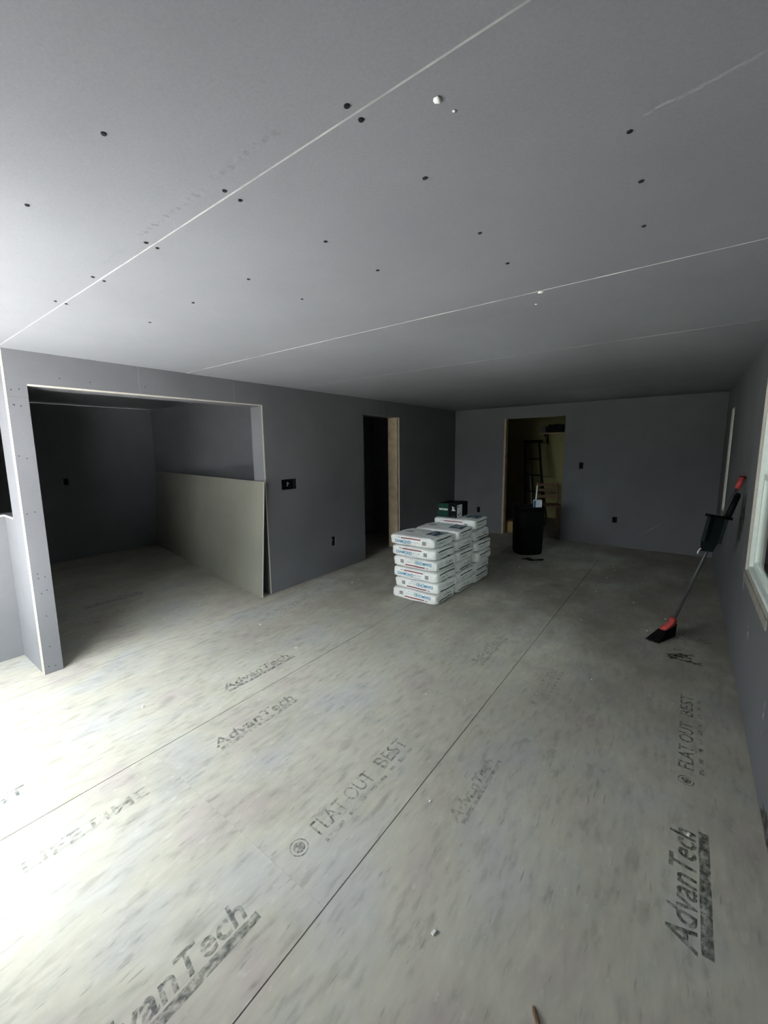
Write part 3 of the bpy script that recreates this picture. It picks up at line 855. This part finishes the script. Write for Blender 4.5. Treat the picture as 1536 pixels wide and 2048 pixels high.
def flat_out(x, y, ln, mat, s=1.0):
    roundel(x-0.034*s, y-0.012, 0.038*s, mat)
    floor_text('floor_lettering', 'FLAT OUT', x, y+0.07, 0.105*s, mat, 0.0006, length=ln*0.50)
    floor_text('floor_lettering', 'BEST', x, y+0.07+ln*0.58, 0.105*s, mat, 0.0006, length=ln*0.30)
    for i in range(9):
        floor_rect('floor_band', x+0.022, x+0.040, y+0.07+i*ln*0.1, y+0.07+i*ln*0.1+ln*0.05, M_INKB, i)
advantech(0.140, 1.42, 0.50, M_INKD, M_INKD)
flat_out(0.130, 2.24, 0.84, M_INKD, 0.82)
advantech(-1.050, 0.14, 0.53, M_INK, M_INK)
flat_out(-1.060, 0.945, 0.75, M_INK)
floor_text('floor_lettering', 'LIFETIME', -1.835, 0.245, 0.085, M_INKB, 0.001, length=0.46)
advantech(-1.835, 1.05, 0.54, M_INK, M_INKB, 0.85)
advantech(-2.262, 1.38, 0.55, M_INK, M_INK, 0.85)
floor_text('floor_lettering', 'FLAT OUT BEST', -2.300, -0.42, 0.10, M_INK, 0.0006, length=0.79)
advantech(-0.640, 1.40, 0.42, M_INKB, M_INKB, 0.6)
flat_out(-0.610, 2.42, 0.46, M_INKB, 0.7)
advantech(-1.080, 2.64, 0.50, M_INKB, M_INKB, 0.85)
flat_out(-3.02, 2.37, 0.62, M_INKB, 0.9)
advantech(-4.68, 1.36, 0.56, M_INK, M_INK, 0.85)
flat_out(-4.30, 1.05, 0.7, M_INKB, 0.9)
# dark stains
for (pts, mat) in [([(0.02,3.60,.055,.022),(0.075,3.63,.05,.030),(0.13,3.555,.055,.022),(0.035,3.72,.03,.008),(0.015,3.56,.04,.018),(0.12,3.67,.025,.010)], M_STAIN),
                   ([(0.12,4.02,.10,.05),(0.02,3.95,.05,.03),(-1.05,4.75,.08,.06),(-1.2,4.6,.05,.03)], M_INKB),
                   ]:
    bm = bmesh.new()
    for i, (x, y, rx, ry) in enumerate(pts): blob(bm, x, y, rx, ry, 0.0007+0.00005*i, x*7+i, 18, 0.7)
    obj('floor_stain', bm, mat, floor)
# crumbs of drywall and chips of wood
bm = bmesh.new()
for i in range(46):
    x = random.uniform(-5.5, 0.3); y = random.uniform(0.6, 6.5)
    if -2.45 < x < -1.75 and 3.3 < y < 4.8: continue
    s = random.uniform(.003, .008)
    mm = Matrix.Rotation(random.uniform(0, 3.1), 4, 'Z'); mm.translation = Vector((x, y, 0))
    box(bm, -s, s, -s*.6, s*.6, 0.0008, 0.0008+s*.7, 0, 0, mm)
cr = obj('drywall_crumbs', bm, M_SPACKLE); cr['kind'] = 'stuff'
tag(cr, 'pale crumbs of drywall scattered over the floor', 'crumbs')
bm = bmesh.new()
bmesh.ops.create_icosphere(bm, subdivisions=2, radius=1)
for v in bm.verts: v.co = Vector((v.co.x*.007, v.co.y*.024, v.co.z*.003+.003))*(1+.3*noise.noise(v.co*3))
ch = obj('wood_chip', bm, M_WOODB, None, False, (-0.215, 0.985, 0.0)); ch.rotation_euler = (0, 0, 0.6)
tag(ch, 'brown wood chip on the floor nearest the camera', 'wood chip')

# ================================================================== STORE ROOM CONTENTS
# step ladder, folded against the rear wall
lad = empty('step_ladder', (-2.56, 8.60, 0), math.radians(-14))
for s in (-1, 1):
    bm = bmesh.new(); tube(bm, (s*.20+.30, -.22, 0), (s*.155, .10, 1.60), .024, .021, 8); obj('side_rail', bm, M_BLACK, lad)
    bm = bmesh.new(); tube(bm, (s*.15+.32, -.05, 0), (s*.11, .15, 1.57), .018, .017, 8); obj('rear_leg', bm, M_STEEL, lad)
for k in range(1, 5):
    f = k/5; zz = 1.60*f; xo = .30*(1-f)
    bm = bmesh.new(); box(bm, xo-.20+.045*f, xo+.20-.045*f, -.22+.32*f-.04, -.22+.32*f+.04, zz-.012, zz+.012, .003); obj('step', bm, M_BLACK, lad)
bm = bmesh.new(); box(bm, -.175, .175, .04, .20, 1.595, 1.655, .015); obj('top_cap', bm, M_BLACK, lad)
tag(lad, 'black step ladder standing in the dark store room behind the bin', 'ladder')
# wall shelf with clutter
shf = empty('wall_shelf', (-1.99, 9.15, 1.77))
bm = bmesh.new(); box(bm, -.52, .62, -.14, .148, 0, .03, .002); obj('shelf_board', bm, M_LUMBER, shf)
for s in (-.4, .45):
    bm = bmesh.new(); box(bm, s-.012, s+.012, -.10, .148, -.03, -.0005); box(bm, s-.012, s+.012, .12, .148, -.2, -.0305); tube(bm, (s, -.09, -.03), (s, .13, -.19), .008, n=8); obj('bracket', bm, M_BLACK, shf)
tag(shf, 'wooden wall shelf high on the store room rear wall', 'shelf')
for i, (x, w_, h_, mm, lab) in enumerate([(-2.42, .08, .13, M_STEEL, 'small tin at the left end of the store room shelf'), (-2.20, .26, .16, M_BLACK, 'dark wide crate in the middle of the store room shelf'), (-1.86, .30, .17, M_BLACK, 'black toolbox at the right end of the store room shelf')]):
    bm = bmesh.new(); box(bm, -w_/2, w_/2, -.10, .10, 0, h_*.8, .006); box(bm, -w_/2-.004, w_/2+.004, -.104, .104, h_*.8, h_, .005); tube(bm, (-w_*.2, 0, h_), (w_*.2, 0, h_+.012), .007, n=8)
    o = obj(['tin', 'crate', 'toolbox'][i], bm, mm, None, False, (x, 9.14, 1.80)); tag(o, lab, ['tin', 'crate', 'toolbox'][i])
# wooden chair
chr_ = empty('wooden_chair', (-2.02, 8.05, 0), math.radians(20))
bm = bmesh.new(); box(bm, -.21, .21, -.20, .20, .43, .46, .008); obj('seat', bm, M_WOODB, chr_)
for x in (-.19, .19):
    bm = bmesh.new(); tube(bm, (x, -.18, 0), (x*.95, -.17, .4295), .016, .02, 8); obj('leg', bm, M_WOODB, chr_)
    bm = bmesh.new(); tube(bm, (x, .20, 0), (x*.98, .185, .43), .016, .02, 8); tube(bm, (x*.98, .185, .43), (x*.95, .24, .84), .02, .016, 8); obj('leg', bm, M_WOODB, chr_)
for zz in (.58, .70, .80):
    bm = bmesh.new(); box(bm, -.175, .175, .19+(zz-.46)*.14-.008, .19+(zz-.46)*.14+.008, zz-.028, zz+.028, .004); obj('back_slat', bm, M_WOODB, chr_)
tag(chr_, 'brown wooden chair in the store room right of the bin', 'chair')
# cardboard box and bucket
bm = bmesh.new(); box(bm, -.15, .15, -.16, .16, 0, .19, .003); o = obj('cardboard_box', bm, M_CARD, None, False, (-2.395, 7.50, 0))
bm = bmesh.new(); box(bm, -.15, -.002, -.16, .16, .1905, .193); obj('flap', bm, M_CARD, o)
bm = bmesh.new(); box(bm, .002, .15, -.16, .16, .1905, .1935); obj('flap', bm, M_CARD, o)
tag(o, 'brown cardboard box just inside the back doorway, left of bin', 'box')
bk = empty('bucket', (-1.74, 8.55, 0))
bm = bmesh.new(); loft(bm, [ring_pts(z, r, r, 2.0, 28) for z, r in ((0, .12), (.33, .145), (.35, .152), (.36, .15), (.34, .138), (.03, .112))], True, True); obj('bucket_body', bm, M_OLIVE, bk, True)
bm = bmesh.new(); pr = None
for i in range(11):
    a = math.pi*i/10; p = Vector((.152*math.cos(a), .02, .30-.12*math.sin(a)))
    p.y = -.155*math.sin(a)
    if pr is not None: tube(bm, pr, p, .003, n=6)
    pr = p
obj('bail_handle', bm, M_STEEL, bk, True)
tag(bk, 'pail on the store room floor at the right of the doorway', 'bucket')
